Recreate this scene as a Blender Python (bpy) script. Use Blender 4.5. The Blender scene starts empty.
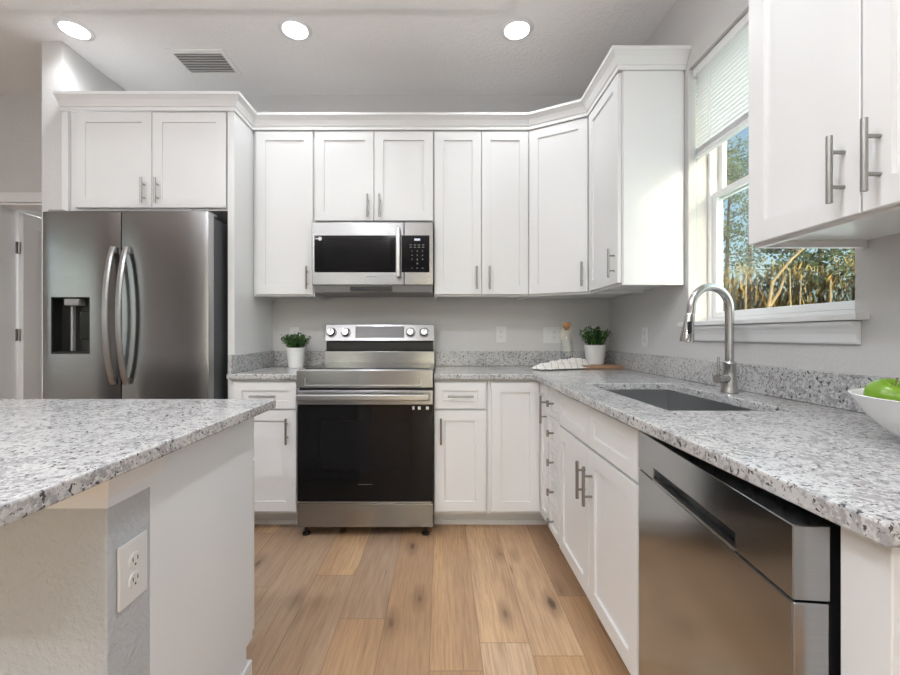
import bpy, math, random
from mathutils import Vector, Matrix, noise
random.seed(7)
PI = math.pi
S = bpy.context.scene
COL = S.collection

# ---------------------------------------------------------------- camera
cam = bpy.data.cameras.new('camera'); co = bpy.data.objects.new('camera', cam); COL.objects.link(co)
co.location = (0, 0, 1.13); co.rotation_euler = (PI/2, 0, 0)
cam.sensor_width = 36; cam.lens = 36*417/900.0
cam.shift_x = 9/900.0; cam.shift_y = -2.5/900.0; cam.clip_start = 0.05; cam.clip_end = 400
S.camera = co
# ---------------------------------------------------------------- world, exposure
S.view_settings.view_transform = 'Standard'; S.view_settings.look = 'None'
S.view_settings.gamma = 1; S.view_settings.use_curve_mapping = False
S.view_settings.exposure = 0.10
W = bpy.data.worlds.new('world'); S.world = W; W.use_nodes = True
wn = W.node_tree.nodes; wl = W.node_tree.links
sky = wn.new('ShaderNodeTexSky'); sky.sky_type = 'NISHITA'; sky.sun_disc = False
sky.sun_elevation = math.radians(22); sky.sun_rotation = math.radians(165); sky.dust_density = 3.5
wn['Background'].inputs['Strength'].default_value = 0.24
wl.new(sky.outputs[0], wn['Background'].inputs[0])

def light(name, kind, loc, energy, color=(1,1,1), rot=(0,0,0), **kw):
    l = bpy.data.lights.new(name, kind); l.energy = energy; l.color = color
    for k, v in kw.items(): setattr(l, k, v)
    o = bpy.data.objects.new(name, l); COL.objects.link(o); o.location = loc; o.rotation_euler = rot
    return o
# low sun, travelling +y along the right-hand outside wall
sd = Vector((-0.27, 0.93, -0.21)).normalized()
so = light('sun', 'SUN', (6, -14, 6), 1.15, (1.0, 0.80, 0.55), angle=math.radians(0.6))
so.rotation_euler = sd.to_track_quat('-Z', 'Y').to_euler()
# area lights added for daylight at the unseen living room openings behind the camera
light('daylight_fill_rear', 'AREA', (-2.35, -4.45, 1.35), 8, (0.80, 0.91, 1.0), (PI/2, 0, 0), shape='RECTANGLE', size=0.8, size_y=2.0)
light('daylight_fill_rear', 'AREA', (0.05, -4.45, 1.35), 8, (0.80, 0.91, 1.0), (PI/2, 0, 0), shape='RECTANGLE', size=0.8, size_y=2.0)
light('daylight_fill_left', 'AREA', (-5.15, -0.8, 1.5), 7, (0.90, 0.96, 1.0), (PI/2, 0, -PI/2), shape='RECTANGLE', size=2.4, size_y=1.5)
light('daylight_kitchen_window', 'AREA', (1.42, 1.63, 1.80), 4.5, (0.88, 0.95, 1.0), (PI/2, 0, PI/2), shape='RECTANGLE', size=0.75, size_y=1.15)
LC = (0.90, 0.95, 1.0)
for x in (-2.06, -0.82, 0.42):  # extra unseen downlight rows added overhead to fill the room, without fixtures
    for y, e_ in ((0.65, 11), (-1.6, 10)):
        light('downlight', 'AREA', (x, y, 2.80), e_, LC, shape='DISK', size=0.15)
light('hall_fill_light', 'AREA', (-3.6, 4.3, 2.80), 60, (0.88, 0.95, 1.0), shape='DISK', size=0.15)  # added fill that brightens the open door, no fixture there

light('ceiling_fill_uplight', 'AREA', (-1.2, -0.75, 1.85), 84, (0.95, 0.96, 1.0), (PI, 0, 0), shape='DISK', size=1.2)  # unseen upward fill added to brighten the ceiling, no lamp stands here

# ---------------------------------------------------------------- materials
def mat(name):
    m = bpy.data.materials.new(name); m.use_nodes = True
    nt = m.node_tree; return m, nt, nt.nodes['Principled BSDF']
def N(nt, t, **kw):
    n = nt.nodes.new(t)
    for k, v in kw.items(): setattr(n, k, v)
    return n
def coords(nt, scale=(1,1,1), rot=(0,0,0), world=True):
    g = N(nt, 'ShaderNodeNewGeometry') if world else N(nt, 'ShaderNodeTexCoord')
    mp = N(nt, 'ShaderNodeMapping'); mp.inputs['Scale'].default_value = scale; mp.inputs['Rotation'].default_value = rot
    nt.links.new(g.outputs['Position' if world else 'Object'], mp.inputs[0]); return mp.outputs[0]
def noise_tex(nt, vec, scale, detail=3, rough=0.5):
    n = N(nt, 'ShaderNodeTexNoise'); n.inputs['Scale'].default_value = scale
    n.inputs['Detail'].default_value = detail; n.inputs['Roughness'].default_value = rough
    nt.links.new(vec, n.inputs['Vector']); return n.outputs[0]
def ramp(nt, fac, stops):
    r = N(nt, 'ShaderNodeValToRGB'); e = r.color_ramp.elements
    while len(e) < len(stops): e.new(0.5)
    for i, (p, c) in enumerate(stops):
        e[i].position = p; e[i].color = (c, c, c, 1) if not isinstance(c, tuple) else (*c, 1)
    nt.links.new(fac, r.inputs[0]); return r.outputs[0]
def mix(nt, fac, a, b, bt='MIX'):
    m = N(nt, 'ShaderNodeMix', data_type='RGBA', blend_type=bt)
    for s, v in ((m.inputs[0], fac), (m.inputs[6], a), (m.inputs[7], b)):
        if hasattr(v, 'is_linked'): nt.links.new(v, s)
        elif isinstance(v, tuple): s.default_value = (*v, 1)
        else: s.default_value = v
    return m.outputs[2]
def bump(nt, b, h, strength, dist=0.001):
    n = N(nt, 'ShaderNodeBump'); n.inputs['Strength'].default_value = strength; n.inputs['Distance'].default_value = dist
    nt.links.new(h, n.inputs['Height']); nt.links.new(n.outputs[0], b.inputs['Normal'])
def simple(name, col, rough=0.5, metal=0, **kw):
    m, nt, b = mat(name)
    b.inputs['Base Color'].default_value = (*col, 1); b.inputs['Roughness'].default_value = rough; b.inputs['Metallic'].default_value = metal
    n = noise_tex(nt, coords(nt), 60, 2)
    bump(nt, b, n, kw.get('bs', 0.03), 0.001)
    if 'em' in kw:
        b.inputs['Emission Color'].default_value = (*kw['emc'], 1); b.inputs['Emission Strength'].default_value = kw['em']
    return m
def paint(name, col, sc=90, bs=0.3, rough=0.75):
    m, nt, b = mat(name); v = coords(nt)
    n = noise_tex(nt, v, sc, 3)
    big = noise_tex(nt, v, 1.3, 2)
    c = mix(nt, big, tuple(x*0.97 for x in col), tuple(min(1, x*1.02) for x in col))
    nt.links.new(c, b.inputs['Base Color']); b.inputs['Roughness'].default_value = rough
    bump(nt, b, ramp(nt, n, [(0.42, 0.0), (0.62, 1.0)]), bs, 0.002); return m
M = {}
M['wall'] = paint('wall_paint', (0.62, 0.61, 0.60), 80, 0.22)
M['ceil'] = paint('ceiling_texture', (0.88, 0.865, 0.855), 55, 0.5, 0.9)
M['trim'] = simple('trim_paint', (0.80, 0.80, 0.80), 0.35)
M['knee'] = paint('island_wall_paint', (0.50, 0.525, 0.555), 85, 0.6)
def cab_mat(name, col, rough):
    m, nt, b = mat(name); b.inputs['Base Color'].default_value = (*col, 1)
    b.inputs['Roughness'].default_value = rough
    bump(nt, b, noise_tex(nt, coords(nt), 25, 2), 0.02, 0.001); return m
M['cab'] = cab_mat('white_cabinet_paint', (0.76, 0.76, 0.755), 0.32)
M['cabside'] = cab_mat('white_cabinet_side_lacquer', (0.78, 0.78, 0.78), 0.22)
M['island'] = cab_mat('island_panel_paint', (0.78, 0.81, 0.84), 0.4)

def steel(name, col, rough, sc=(3, 3, 260), aniso=0.6, bs=0.05):
    m, nt, b = mat(name); v = coords(nt, sc, world=False)
    n = noise_tex(nt, v, 3.0, 3)
    c = mix(nt, n, tuple(x*0.90 for x in col), tuple(min(1, x*1.08) for x in col))
    nt.links.new(c, b.inputs['Base Color']); b.inputs['Metallic'].default_value = 1
    b.inputs['Roughness'].default_value = rough
    b.inputs['Anisotropic'].default_value = aniso
    b.inputs['Anisotropic Rotation'].default_value = 0.25 if aniso else 0
    if aniso:
        g = N(nt, 'ShaderNodeNewGeometry'); t = N(nt, 'ShaderNodeVectorMath', operation='CROSS_PRODUCT'); t.inputs[1].default_value = (0.01, 0.02, 1)
        nt.links.new(g.outputs['True Normal'], t.inputs[0]); nt.links.new(t.outputs[0], b.inputs['Tangent'])
    bump(nt, b, n, bs, 0.0006); return m
M['steel'] = steel('brushed_stainless', (0.32, 0.322, 0.325), 0.25, aniso=0.7)
M['steel_dw'] = steel('satin_stainless', (0.37, 0.385, 0.40), 0.15, aniso=0.4)
M['steel_dark'] = steel('dark_stainless', (0.33, 0.33, 0.335), 0.20)
M['steel_light'] = steel('light_stainless', (0.48, 0.48, 0.48), 0.28, aniso=0.3)
M['sink'] = steel('sink_steel', (0.55, 0.56, 0.57), 0.33, (120, 3, 3), 0)
M['nickel'] = simple('brushed_nickel', (0.34, 0.33, 0.315), 0.34, 1)
M['faucet'] = simple('faucet_nickel', (0.52, 0.51, 0.50), 0.24, 1)
M['chrome'] = simple('chrome', (0.58, 0.58, 0.58), 0.1, 1)
M['black'] = simple('black_plastic', (0.012, 0.012, 0.012), 0.4)
M['blackgloss'] = simple('black_glass', (0.006, 0.006, 0.007), 0.06, bs=0.0)
M['blackgloss'].node_tree.nodes['Principled BSDF'].inputs['Specular IOR Level'].default_value = 0.25
M['blackglass2'] = simple('black_window_glass', (0.008, 0.008, 0.009), 0.10, bs=0.0)
M['blackglass2'].node_tree.nodes['Principled BSDF'].inputs['Specular IOR Level'].default_value = 0.2
M['fridge_side'] = simple('grey_fridge_side', (0.09, 0.095, 0.10), 0.45)
M['greyplastic'] = simple('grey_plastic', (0.30, 0.30, 0.30), 0.4)
M['display'] = simple('grey_display_glass', (0.16, 0.15, 0.155), 0.12, bs=0.0)
M['plate'] = simple('white_outlet_plastic', (0.72, 0.72, 0.72), 0.35)
M['slot'] = simple('dark_slot', (0.10, 0.10, 0.10), 0.6)
M['duct_shade'] = simple('grey_duct_shade', (0.34, 0.33, 0.33), 0.7)
M['ceramic'] = simple('white_ceramic', (0.80, 0.80, 0.79), 0.25)
M['bowl'] = simple('bowl_ceramic', (0.78, 0.77, 0.75), 0.3)
M['cork'] = simple('cork', (0.50, 0.27, 0.13), 0.8, bs=0.3)
M['soil'] = simple('soil', (0.03, 0.022, 0.015), 0.9, bs=0.5)
M['print'] = simple('pale_print', (0.40, 0.41, 0.42), 0.5)
M['sticker'] = simple('pale_sticker', (0.72, 0.72, 0.71), 0.5)
M['lamp'] = simple('lamp_diffuser', (0.9, 0.9, 0.9), 0.5, em=14, emc=(1.0, 0.97, 0.93))
M['disp_on'] = simple('lit_display', (0.3, 0.3, 0.35), 0.5, em=0.5, emc=(0.8, 0.85, 1.0))
M['galv'] = simple('galvanised_bracket', (0.55, 0.52, 0.42), 0.45, 0.6)

def leafmat(name, a, b_, rough=0.5, sc=30):
    m, nt, b = mat(name); n = noise_tex(nt, coords(nt), sc, 2)
    nt.links.new(mix(nt, ramp(nt, n, [(0.35, 0.0), (0.65, 1.0)]), a, b_), b.inputs['Base Color']); b.inputs['Roughness'].default_value = rough
    return m
M['leaf'] = leafmat('potted_leaf', (0.012, 0.05, 0.012), (0.10, 0.22, 0.05))
M['tree_a'] = leafmat('tree_leaf_dark', (0.07, 0.12, 0.07), (0.20, 0.27, 0.14), 0.6, 1.5)
M['tree_b'] = leafmat('tree_leaf_light', (0.12, 0.18, 0.11), (0.30, 0.38, 0.22), 0.6, 1.5)
M['brush'] = leafmat('dry_brush', (0.36, 0.29, 0.08), (0.75, 0.58, 0.22), 0.8, 0.8)
M['bark'] = leafmat('bark', (0.16, 0.12, 0.09), (0.30, 0.23, 0.16), 0.9, 4)
M['barkpale'] = leafmat('pale_bark', (0.50, 0.38, 0.22), (0.62, 0.50, 0.32), 0.8, 4)
M['grass'] = leafmat('grass', (0.12, 0.13, 0.05), (0.25, 0.22, 0.09), 0.9, 0.6)

m, nt, b = mat('green_apple_skin'); v = coords(nt, world=False)
n = noise_tex(nt, v, 40, 3)
nt.links.new(mix(nt, n, (0.10, 0.22, 0.010), (0.20, 0.35, 0.025)), b.inputs['Base Color']); b.inputs['Roughness'].default_value = 0.28
M['apple'] = m
m, nt, b = mat('board_wood'); n = noise_tex(nt, coords(nt, (4, 60, 60)), 1.5, 3)
nt.links.new(mix(nt, n, (0.36, 0.20, 0.11), (0.52, 0.33, 0.20)), b.inputs['Base Color']); M['board'] = m
m, nt, b = mat('towel_cloth'); v = coords(nt, (1, 1, 1), world=False)
wv = N(nt, 'ShaderNodeTexWave'); wv.inputs['Scale'].default_value = 7; nt.links.new(v, wv.inputs[0])
nt.links.new(mix(nt, ramp(nt, wv.outputs[1], [(0.93, 0.0), (0.97, 1.0)]), (0.80, 0.78, 0.76), (0.60, 0.52, 0.46)), b.inputs['Base Color'])
b.inputs['Roughness'].default_value = 0.9; bump(nt, b, noise_tex(nt, v, 500, 1), 0.3, 0.001); M['towel'] = m

# glass: thin clear pane
def pane(name, tint, refl=0.08, mul=0.15):
    m = bpy.data.materials.new(name); m.use_nodes = True; nt = m.node_tree; nt.nodes.clear()
    o = N(nt, 'ShaderNodeOutputMaterial'); t = N(nt, 'ShaderNodeBsdfTransparent'); g = N(nt, 'ShaderNodeBsdfGlossy')
    t.inputs[0].default_value = (*tint, 1); g.inputs['Roughness'].default_value = 0.02
    lw = N(nt, 'ShaderNodeLayerWeight'); lw.inputs[0].default_value = 0.2
    mm = N(nt, 'ShaderNodeMath', operation='MULTIPLY_ADD'); mm.inputs[1].default_value = mul; mm.inputs[2].default_value = refl*0.5
    nt.links.new(lw.outputs['Fresnel'], mm.inputs[0])
    x = N(nt, 'ShaderNodeMixShader'); nt.links.new(mm.outputs[0], x.inputs[0]); nt.links.new(t.outputs[0], x.inputs[1]); nt.links.new(g.outputs[0], x.inputs[2])
    nt.links.new(x.outputs[0], o.inputs[0]); return m
M['glass'] = pane('window_glass', (0.92, 0.97, 0.945), 0.04)
M['bottle'] = pane('bottle_glass', (0.97, 0.98, 0.98), 0.02, 0.07)

# granite
def granite(name, dark=1.0):
    m, nt, b = mat(name); v = coords(nt)
    cloud = noise_tex(nt, v, 9, 3)
    vo = N(nt, 'ShaderNodeTexVoronoi'); vo.inputs['Scale'].default_value = 190; nt.links.new(v, vo.inputs['Vector'])
    bw = N(nt, 'ShaderNodeRGBToBW'); nt.links.new(vo.outputs['Color'], bw.inputs[0])
    base = mix(nt, ramp(nt, bw.outputs[0], [(0.30, 0.0), (0.75, 1.0)]), (0.34, 0.34, 0.35), (0.62, 0.615, 0.61))
    base = mix(nt, ramp(nt, cloud, [(0.35, 0.0), (0.62, 1.0)]), base, (0.54, 0.535, 0.53))
    v2 = coords(nt, (1, 1.0, 1), (0.3, 0.5, 0.6))
    g1 = noise_tex(nt, v2, 60, 4, 0.62)
    sh = N(nt, 'ShaderNodeMath', operation='MULTIPLY_ADD'); nt.links.new(cloud, sh.inputs[0]); sh.inputs[1].default_value = -0.22; nt.links.new(g1, sh.inputs[2])
    f1 = ramp(nt, sh.outputs[0], [(0.425, 0.0), (0.455, 0.75), (0.53, 1.0)])
    c = mix(nt, f1, base, (0.33, 0.325, 0.33))
    g2 = noise_tex(nt, v2, 95, 3, 0.6)
    f2 = ramp(nt, g2, [(0.60, 0.0), (0.635, 1.0)])
    c = mix(nt, f2, c, (0.075, 0.07, 0.075))
    g3 = noise_tex(nt, v, 130, 3, 0.6)
    f3 = ramp(nt, g3, [(0.63, 0.0), (0.66, 1.0)])
    c = mix(nt, f3, c, (0.20, 0.16, 0.14))
    nt.links.new(c, b.inputs['Base Color']); b.inputs['Roughness'].default_value = 0.16
    b.inputs['Specular IOR Level'].default_value = 0.5
    return m
M['granite'] = granite('speckled_granite')

# plank floor, boards run along world Y
m, nt, b = mat('oak_planks')
g = N(nt, 'ShaderNodeNewGeometry'); sep = N(nt, 'ShaderNodeSeparateXYZ'); nt.links.new(g.outputs['Position'], sep.inputs[0])
rw = N(nt, 'ShaderNodeMath', operation='MULTIPLY_ADD'); rw.inputs[1].default_value = 1/0.182; rw.inputs[2].default_value = 20.06/0.182; nt.links.new(sep.outputs[0], rw.inputs[0])
rf = N(nt, 'ShaderNodeMath', operation='FLOOR'); nt.links.new(rw.outputs[0], rf.inputs[0])
wnz = N(nt, 'ShaderNodeTexWhiteNoise', noise_dimensions='1D'); nt.links.new(rf.outputs[0], wnz.inputs['W'])
ya = N(nt, 'ShaderNodeMath', operation='MULTIPLY_ADD'); ya.inputs[1].default_value = 1.22; nt.links.new(wnz.outputs['Value'], ya.inputs[0]); nt.links.new(sep.outputs[1], ya.inputs[2])
cmb = N(nt, 'ShaderNodeCombineXYZ'); nt.links.new(ya.outputs[0], cmb.inputs[0]); nt.links.new(sep.outputs[0], cmb.inputs[1])
off = N(nt, 'ShaderNodeVectorMath', operation='ADD'); nt.links.new(cmb.outputs[0], off.inputs[0]); off.inputs[1].default_value = (20.35, 20.06, 0)
br = N(nt, 'ShaderNodeTexBrick'); nt.links.new(off.outputs[0], br.inputs[0])
br.offset = 0.0; br.inputs['Scale'].default_value = 1
br.inputs['Brick Width'].default_value = 1.22; br.inputs['Row Height'].default_value = 0.182
br.inputs['Mortar Size'].default_value = 0.0009; br.inputs['Mortar Smooth'].default_value = 0.1
br.inputs['Color1'].default_value = (0, 0, 0, 1); br.inputs['Color2'].default_value = (1, 1, 1, 1); br.inputs['Mortar'].default_value = (0.5, 0.5, 0.5, 1)
rnd = N(nt, 'ShaderNodeRGBToBW'); nt.links.new(br.outputs[0], rnd.inputs[0])
rs = N(nt, 'ShaderNodeMath', operation='MULTIPLY'); nt.links.new(rnd.outputs[0], rs.inputs[0]); rs.inputs[1].default_value = 37.0
cz = N(nt, 'ShaderNodeCombineXYZ'); nt.links.new(rs.outputs[0], cz.inputs[2]); nt.links.new(rs.outputs[0], cz.inputs[0])
pv = N(nt, 'ShaderNodeVectorMath', operation='ADD'); nt.links.new(cmb.outputs[0], pv.inputs[0]); nt.links.new(cz.outputs[0], pv.inputs[1])
def mapped(sc):
    mp = N(nt, 'ShaderNodeMapping'); mp.inputs['Scale'].default_value = sc; nt.links.new(pv.outputs[0], mp.inputs[0]); return mp.outputs[0]
c = ramp(nt, rnd.outputs[0], [(0.0, (0.34, 0.22, 0.145)), (0.25, (0.55, 0.34, 0.18)), (0.5, (0.74, 0.49, 0.28)), (0.7, (0.40, 0.275, 0.19)), (1.0, (0.70, 0.50, 0.32))])
big = noise_tex(nt, mapped((1.0, 4.5, 1)), 1.6, 3)
c = mix(nt, ramp(nt, big, [(0.40, 0.0), (0.68, 0.7)]), c, (0.44, 0.27, 0.16))
grain = noise_tex(nt, mapped((2.0, 40, 1)), 3.0, 5, 0.6)
c = mix(nt, ramp(nt, grain, [(0.36, 0.45), (0.60, 0.0)]), c, (0.26, 0.155, 0.095))
# knots
vk = N(nt, 'ShaderNodeTexVoronoi'); vk.inputs['Scale'].default_value = 1.0; nt.links.new(mapped((2.6, 7.0, 1)), vk.inputs['Vector'])
wob = noise_tex(nt, mapped((14, 30, 1)), 1.0, 2)
kd = N(nt, 'ShaderNodeMath', operation='MULTIPLY_ADD'); nt.links.new(wob, kd.inputs[0]); kd.inputs[1].default_value = 0.09; nt.links.new(vk.outputs['Distance'], kd.inputs[2])
kn = ramp(nt, kd.outputs[0], [(0.115, 0.97), (0.145, 0.8), (0.18, 0.35), (0.36, 0.0)])
c = mix(nt, kn, c, (0.10, 0.055, 0.035))
cr = noise_tex(nt, mapped((3.2, 70, 1)), 1.0, 2)
ck = ramp(nt, cr, [(0.70, 0.0), (0.74, 0.6)]); c = mix(nt, ck, c, (0.14, 0.08, 0.05))
c = mix(nt, br.outputs['Fac'], c, (0.16, 0.10, 0.06))
nt.links.new(c, b.inputs['Base Color']); b.inputs['Roughness'].default_value = 0.38
bump(nt, b, grain, 0.12, 0.001); M['floor'] = m

# ---------------------------------------------------------------- mesh helpers
class MB:
    def __init__(s): s.v = []; s.f = []
    def add(s, vs, fs):
        n = len(s.v); s.v += [tuple(p) for p in vs]; s.f += [tuple(i+n for i in f) for f in fs]; return s
    def box(s, x0, x1, y0, y1, z0, z1):
        return s.add([(x0,y0,z0),(x1,y0,z0),(x1,y1,z0),(x0,y1,z0),(x0,y0,z1),(x1,y0,z1),(x1,y1,z1),(x0,y1,z1)],
            [(0,3,2,1),(4,5,6,7),(0,1,5,4),(1,2,6,5),(2,3,7,6),(3,0,4,7)])
    def prism(s, poly, z0, z1):        # counter-clockwise polygon in xy
        n = len(poly)
        vs = [(x,y,z0) for x,y in poly] + [(x,y,z1) for x,y in poly]
        return s.add(vs, [tuple(range(n-1,-1,-1)), tuple(range(n,2*n))] + [(i,(i+1)%n,n+(i+1)%n,n+i) for i in range(n)])
    def tube(s, pts, r, seg=12, cap=True):
        pts = [Vector(p) for p in pts]; rs = r if isinstance(r, (list, tuple)) else [r]*len(pts)
        vs = []; up = None
        for i, p in enumerate(pts):
            d = (pts[min(i+1,len(pts)-1)] - pts[max(i-1,0)]).normalized()
            if up is None: up = d.orthogonal().normalized()
            up = (up - d*up.dot(d)).normalized(); w = d.cross(up)
            for k in range(seg):
                a = 2*PI*k/seg; vs.append(p + (up*math.cos(a) + w*math.sin(a))*rs[i])
        fs = []
        for i in range(len(pts)-1):
            for k in range(seg):
                fs.append((i*seg+k, i*seg+(k+1)%seg, (i+1)*seg+(k+1)%seg, (i+1)*seg+k))
        if cap: fs += [tuple(range(seg-1,-1,-1)), tuple(range((len(pts)-1)*seg, len(pts)*seg))]
        return s.add(vs, fs)
    def lathe(s, prof, c=(0,0,0), seg=32, axis=2):
        vs = []; fs = []
        for r, h in prof:
            for k in range(seg):
                a = 2*PI*k/seg; p = (r*math.cos(a), r*math.sin(a), h)
                if axis == 1: p = (p[0], -p[2], p[1])
                if axis == 0: p = (-p[2], p[0], p[1])
                vs.append((p[0]+c[0], p[1]+c[1], p[2]+c[2]))
        for i in range(len(prof)-1):
            for k in range(seg): fs.append((i*seg+k, i*seg+(k+1)%seg, (i+1)*seg+(k+1)%seg, (i+1)*seg+k))
        return s.add(vs, fs)
    def cells(s, xs, ys, skip, z0, z1):   # slab on a grid, cells in skip left open
        full = lambda i, j: 0 <= i < len(xs)-1 and 0 <= j < len(ys)-1 and (i, j) not in skip
        idx = {}; vs = []
        def V(i, j, z):
            if (i,j,z) not in idx: idx[(i,j,z)] = len(vs); vs.append((xs[i], ys[j], z))
            return idx[(i,j,z)]
        fs = []
        for i in range(len(xs)-1):
            for j in range(len(ys)-1):
                if not full(i,j): continue
                fs.append((V(i,j,z1),V(i+1,j,z1),V(i+1,j+1,z1),V(i,j+1,z1)))
                fs.append((V(i,j,z0),V(i,j+1,z0),V(i+1,j+1,z0),V(i+1,j,z0)))
                if not full(i,j-1): fs.append((V(i,j,z0),V(i+1,j,z0),V(i+1,j,z1),V(i,j,z1)))
                if not full(i,j+1): fs.append((V(i+1,j+1,z0),V(i,j+1,z0),V(i,j+1,z1),V(i+1,j+1,z1)))
                if not full(i-1,j): fs.append((V(i,j+1,z0),V(i,j,z0),V(i,j,z1),V(i,j+1,z1)))
                if not full(i+1,j): fs.append((V(i+1,j,z0),V(i+1,j+1,z0),V(i+1,j+1,z1),V(i+1,j,z1)))
        return s.add(vs, fs)
    def shaker(s, x0, x1, z0, z1, y, t=0.02, rail=0.057, dep=0.009):   # door slab, front at y-t facing -Y
        e = 0.0018
        def ring(i, yy): return [(x0+i,yy,z0+i),(x1-i,yy,z0+i),(x1-i,yy,z1-i),(x0+i,yy,z1-i)]
        rings = [ring(0,y), ring(0,y-t+e), ring(e,y-t), ring(rail,y-t), ring(rail+0.0015,y-t+dep)]
        vs = [p for r in rings for p in r]; fs = [(0,3,2,1)]
        for k in range(len(rings)-1):
            for i in range(4): fs.append((k*4+i, k*4+(i+1)%4, k*4+4+(i+1)%4, k*4+4+i))
        n = (len(rings)-1)*4; fs.append((n,n+1,n+2,n+3)); return s.add(vs, fs)
    def xf(s, mt):
        s.v = [tuple(mt @ Vector(p)) for p in s.v]; return s
    def build(s, name, m, parent=None, bevel=0, smooth=None, seg=2):
        me = bpy.data.meshes.new(name); me.from_pydata(s.v, [], s.f); me.update()
        me.materials.append(M[m] if isinstance(m, str) else m)
        if smooth is not None:
            me.shade_smooth(); me.set_sharp_from_angle(angle=math.radians(smooth))
        o = bpy.data.objects.new(name, me); COL.objects.link(o)
        if parent: o.parent = parent
        if bevel:
            bm = o.modifiers.new('bevel', 'BEVEL'); bm.width = bevel; bm.segments = seg; bm.limit_method = 'ANGLE'; bm.angle_limit = math.radians(40)
        return o
def tag(o, label=None, cat=None, group=None, kind=None):
    if label: o['label'] = label
    if cat: o['category'] = cat
    if group: o['group'] = group
    if kind: o['kind'] = kind
    return o
def thing(name, label, cat, loc=(0,0,0), rz=0, group=None):
    o = bpy.data.objects.new(name, None); COL.objects.link(o); o.empty_display_size = 0.1
    o.location = loc; o.rotation_euler = (0,0,rz); return tag(o, label, cat, group)
def struct(o, label=None): return tag(o, label, kind='structure')
def Bx(*a): return MB().box(*a)
def copy_tree(o, parent=None):
    c = o.copy(); COL.objects.link(c)
    if parent: c.parent = parent
    for ch in list(o.children): copy_tree(ch, c)
    return c

# ---------------------------------------------------------------- room shell
YB = 2.99; XR = 1.208; H = 2.85
struct(Bx(-5.3, 1.37, -4.6, 6.0, -0.10, 0).build('floor', 'floor'), 'warm oak plank floor with knots running towards the range')
struct(Bx(-5.3, 1.37, -4.6, 6.0, H, H+0.15).build('ceiling', 'ceil'), 'white textured ceiling')
tag(Bx(-5.2, 0.35, -4.5, 2.16, H-0.030, H-0.001).build('ceiling_drop', 'ceil'), 'shallow dropped ceiling panel towards the camera', kind='structure')
w = MB(); T = 0.12
w.box(-5.2, -3.18, YB, YB+T, 0, H).box(-3.18, -2.36, YB, YB+T, 2.076, H).box(-2.36, XR, YB, YB+T, 0, H)
struct(w.build('wall_back', 'wall'), 'grey painted wall behind the range')
WY0, WY1, WZ0, WZ1, XO = 1.217, 2.035, 1.172, 2.425, 1.37
w = MB().box(XR, XO, -4.6, WY0, 0, H).box(XR, XO, WY1, 6.0, 0, H).box(XR, XO, WY0, WY1, 0, WZ0).box(XR, XO, WY0, WY1, WZ1, H)
struct(w.build('wall_right', 'wall'), 'grey painted wall with the sink window')
w = MB().box(-5.32, -5.2, -4.6, -2.0, 0, H).box(-5.32, -5.2, 0.4, 6.0, 0, H).box(-5.32, -5.2, -2.0, 0.4, 0, 0.7).box(-5.32, -5.2, -2.0, 0.4, 2.3, H)
struct(w.build('wall_left', 'wall'))
w = MB().box(-5.2, -2.75, -4.62, -4.5, 0, H).box(0.45, XR, -4.62, -4.5, 0, H).box(-1.95, -0.35, -4.62, -4.5, 0, H)
for q in (-2.75, -0.35): w.box(q, q+0.80, -4.62, -4.5, 2.35, H).box(q, q+0.80, -4.62, -4.5, 0, 0.35)
struct(w.build('wall_front', 'wall'))
struct(Bx(-5.2, XR, 5.9, 6.0, 0, H).build('wall_hall', 'wall'))
struct(Bx(-2.336, -2.219, 2.44, YB-0.001, 0, H-0.001).build('wall_fridge', 'wall'), 'narrow stub wall left of the refrigerator')
# door to the next room, swung away
tr = MB()
tr.box(-3.19-0.07, -3.181+0.0, YB-0.016, YB-0.001, 0, 2.148).box(-3.26, -2.34, YB-0.016, YB-0.001, 2.078, 2.148)
tr.box(-3.179, -3.170, YB-0.010, YB+T+0.004, 0, 2.074).box(-3.179, -2.362, YB-0.010, YB+T+0.004, 2.058, 2.074)
struct(tr.build('trim_1', 'trim', bevel=0.002), 'white door casing at the left edge')
d = thing('door_1', 'white interior door standing open behind the refrigerator wall', None, (-3.158, 3.118, 0)); d['kind'] = 'structure'
MB().shaker(0, 0.76, 0.01, 2.045, 0, 0.035, 0.11, 0.008).xf(Matrix.Rotation(PI/2, 4, 'Z')).build('door_slab', 'trim', d)
for z in (1.78, 1.13, 0.28):
    Bx(-0.004, 0.006, -0.02, 0.0, z-0.045, z+0.045).build('hinge', 'nickel', d)
    # knuckle in front of the gap
for z in (1.78, 1.13, 0.28):
    MB().tube([(0.014, -0.010, z-0.045), (0.014, -0.010, z+0.045)], 0.008, 10).build('hinge_pin', 'nickel', d, smooth=40)
struct(Bx(-2.749, -1.951, -4.57, -4.565, 0.351, 2.349).build('window_2', 'glass'), 'living room window pane')
struct(Bx(-0.349, 0.449, -4.57, -4.565, 0.351, 2.349).build('window_4', 'glass'), 'second living room window pane')
struct(Bx(-5.30, -5.28, -2.0, 0.4, 0.7, 2.3).build('window_3', 'glass'), 'side glazing')
struct(Bx(-5.19, -3.26, YB-0.014, YB-0.001, 0, 0.09).build('baseboard_back', 'trim', bevel=0.003), 'white baseboard')

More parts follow.
